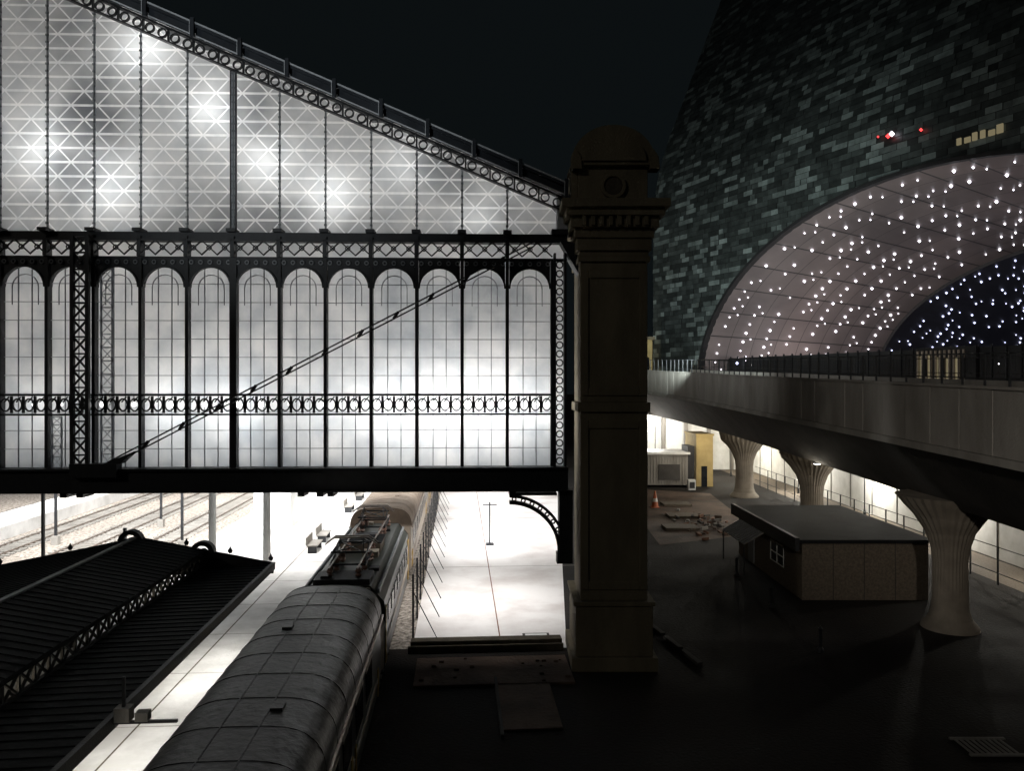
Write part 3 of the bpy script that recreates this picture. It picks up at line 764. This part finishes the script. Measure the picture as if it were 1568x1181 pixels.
def street_lamp(x,y,z,p,c):
    e=empty('street_lamp',(x,y,0)); b=MB()
    b.lathe(0,0,[(.12,0),(.1,.4),(.05,.6),(.04,z-.1)],10,'iron'); b.box(-.25,.25,-.12,.12,z-.1,z,'iron'); b.box(-.2,.2,-.1,.1,z-.13,z-.101,'lampw'); b.obj('post',e)
    light('lamp','POINT',(0,-.3,z-.35),p,c,e,shadow_soft_size=.15)
street_lamp(27.9,40,4.0,420,(1,.93,.8)); street_lamp(27.9,50,4.0,1000,(1,.95,.85)); street_lamp(27.9,61,4.2,1700,(1,.96,.86)); street_lamp(27.5,74,4.4,2000,(1,.96,.86)); street_lamp(25,88,5,1700,(1,.92,.75))
street_lamp(17.0,91.5,6.6,1500,(1,.97,.9)); street_lamp(15.0,86,5.4,700,(1,.97,.9))

b=MB(); b.box(12.5,17.8,78,82,0.3,3.4,'concrete')
for i in range(18): b.box(12.6+i*.29,12.68+i*.29,77.95,78,.4,3.3,'concrete')
b.box(14.8,17.0,77.9,77.95,.8,2.4,'concrete_dk'); b.box(17.82,18.5,78.2,81,0,4.2,'voiddark'); b.box(12.3,18,77.8,82.2,3.4,3.6,'white'); b.obj('portable_cabin')
b=MB(); b.box(18.9,20.6,79,84,0,5.2,'render_y'); b.box(18.8,20.7,78.9,84.1,5.2,5.4,'render_y'); b.box(19.4,20,78.97,79,0,2.1,'window'); b.obj('rendered_building')
b=MB(); b.box(9,32,95,95.4,0,8,'white'); b.box(9,32,94.8,95.6,8,8.2,'concrete')
for i in range(8): b.box(10+i*2.8,10.4+i*2.8,94.6,95,0,8,'concrete')
b.obj('boundary_wall')
b=MB(); b.box(17.3,18.0,75.5,76.2,.1,1.1,'white'); b.box(17.4,17.9,75.45,75.5,.3,.9,'iron'); b.obj('utility_box')
h=empty('service_hut')
b=MB(); b.box(14.0,20.1,37.2,47.6,0,2.78,'hut')
b.box(13.8,20.3,37.0,47.8,2.78,2.95,'canopyroof')
b.box(13.6,13.8,36.98,47.9,2.4,3.05,'iron')
b.box(13.96,14.0,39.6,41.6,1.0,2.1,'window')
for z in (1.0,1.5,2.06): b.box(13.93,13.96,39.6,41.6,z,z+.05,'white')
for y in (39.6,40.6,41.6): b.box(13.93,13.96,y-.03,y+.03,1.0,2.1,'white')
b.box(13.95,14.0,44.5,45.6,.05,2.2,'iron_pale')
for x in (15.5,17,18.5): b.box(x-.02,x+.02,37.18,37.2,0,2.78,'concrete_dk')
b.obj('walls',h,bevel=.02)
b=MB(); b.add([(14,41.9,2.5),(14,46.2,2.5),(12.6,46.2,1.7),(12.6,41.9,1.7),(14,41.9,2.53),(14,46.2,2.53),(12.6,46.2,1.73),(12.6,41.9,1.73)],[(0,3,2,1),(4,5,6,7),(0,4,7,3),(1,2,6,5),(3,7,6,2)],'concrete')
for i in range(12): b.bar((14,42.0+i*.37,2.56),(12.6,42.0+i*.37,1.76),.05,.04,'iron_pale')
b.box(12.62,12.68,42,42.06,0,1.7,'iron'); b.box(12.62,12.68,46.1,46.16,0,1.7,'iron')
b.obj('awning',h)
b=MB(); b.add([(9.6,50,.01),(17.5,54,.01),(19,74,.01),(10.5,78,.01)],[(0,1,2,3)],'soil'); b.obj('dirt_patch')
b=MB()
for i in range(70):
    x=R.gauss(14.2,1.1); y=R.gauss(57,2.4); s=R.uniform(.06,.3); a=R.uniform(0,pi)
    z=max(0,.5-.25*abs(x-14.2)-.1*abs(y-57))*R.random()
    b.bar((x,y,z+s*.3),(x+s*2*cos(a),y+s*2*sin(a),z+s*R.uniform(.2,.7)),s*.8,s*.5,R.choice(('concrete_dk','soil','rust','concrete')))
b.obj('rubble_pile')
b=MB(); 
for (x,y) in ((11.0,55),(12.3,60),(13.0,66)): b.box(x,x+2.4,y,y+1.8,0.02,.18,'hut')
b.obj('concrete_slab')
b=MB(); b.box(11.8,12.5,65.2,65.9,0,.06,'orange'); b.lathe(12.15,65.5,[(.3,.06),(.22,.5),(.17,.8),(.05,1.4)],16,'orange'); b.lathe(12.15,65.5,[(.225,.5),(.18,.8)],16,'white'); b.obj('traffic_cone')
b=MB()
for i in range(4):
    b.bar((5.6+i*.35,35-i*1.7,.06),(5.9+i*.35,33.6-i*1.7,.06),.2,.12,'concrete_dk')
b.obj('kerb')
b=MB()
for i in range(9): b.box(12.9+i*.16,12.96+i*.16,21.6,22.5,.01,.05,'concrete')
b.box(12.8,14.4,21.5,21.6,.01,.06,'concrete'); b.box(12.8,14.4,22.5,22.6,.01,.06,'concrete'); b.obj('drain_grate')
b=MB()
for y in (30,36,42): b.lathe(11.4+.02*y,y,[(.16,0),(.14,.1),(.07,.2),(.07,.85),(.1,.9),(.02,1.0)],10,'iron')
b.obj('bollard')

# ------------------------------------------------------------ world, fill sun, camera
wd=bpy.data.worlds.new('World'); scene.world=wd; wd.use_nodes=True
nt=wd.node_tree; bg=nt.nodes['Background']; bg.inputs[0].default_value=(.0036,.0050,.0056,1); bg.inputs[1].default_value=1
sun=light('fill_sun','SUN',(0,0,80),.11,(1,.95,.86),angle=radians(3))  # added dim sun, general fill for facade and pillar
d=Vector((.62,.66,-.42)); sun.rotation_euler=d.to_track_quat('-Z','Y').to_euler()
def spot(name,loc,tgt,p,c,ang):
    l=light(name,'SPOT',loc,p,c,None,spot_size=radians(ang),spot_blend=.8,shadow_soft_size=.3)
    l.rotation_euler=(Vector(tgt)-Vector(loc)).to_track_quat('-Z','Y').to_euler()
spot('parapet_fill',(4,-6,15),(18.5,32,11.2),9500,(1,.92,.82),38)  # added unseen spot, brightens the walkway parapet
spot('facade_fill',(13,64,12.6),(24,95,34),19000,(.87,1,.97),110)  # added unseen spot that makes the facade tiles show
spot('roof_edge_fill',(-16,4,11),(-9,29,23),8000,(.9,.97,1),44)  # added unseen spot to pick out the roof edge trims

cam=bpy.data.cameras.new('Camera'); co=bpy.data.objects.new('Camera',cam); scene.collection.objects.link(co)
co.location=(0,0,CAMH); co.rotation_euler=(radians(90),0,0)
cam.sensor_width=36; cam.lens=27.1; cam.clip_end=3000; cam.clip_start=.1
scene.camera=co
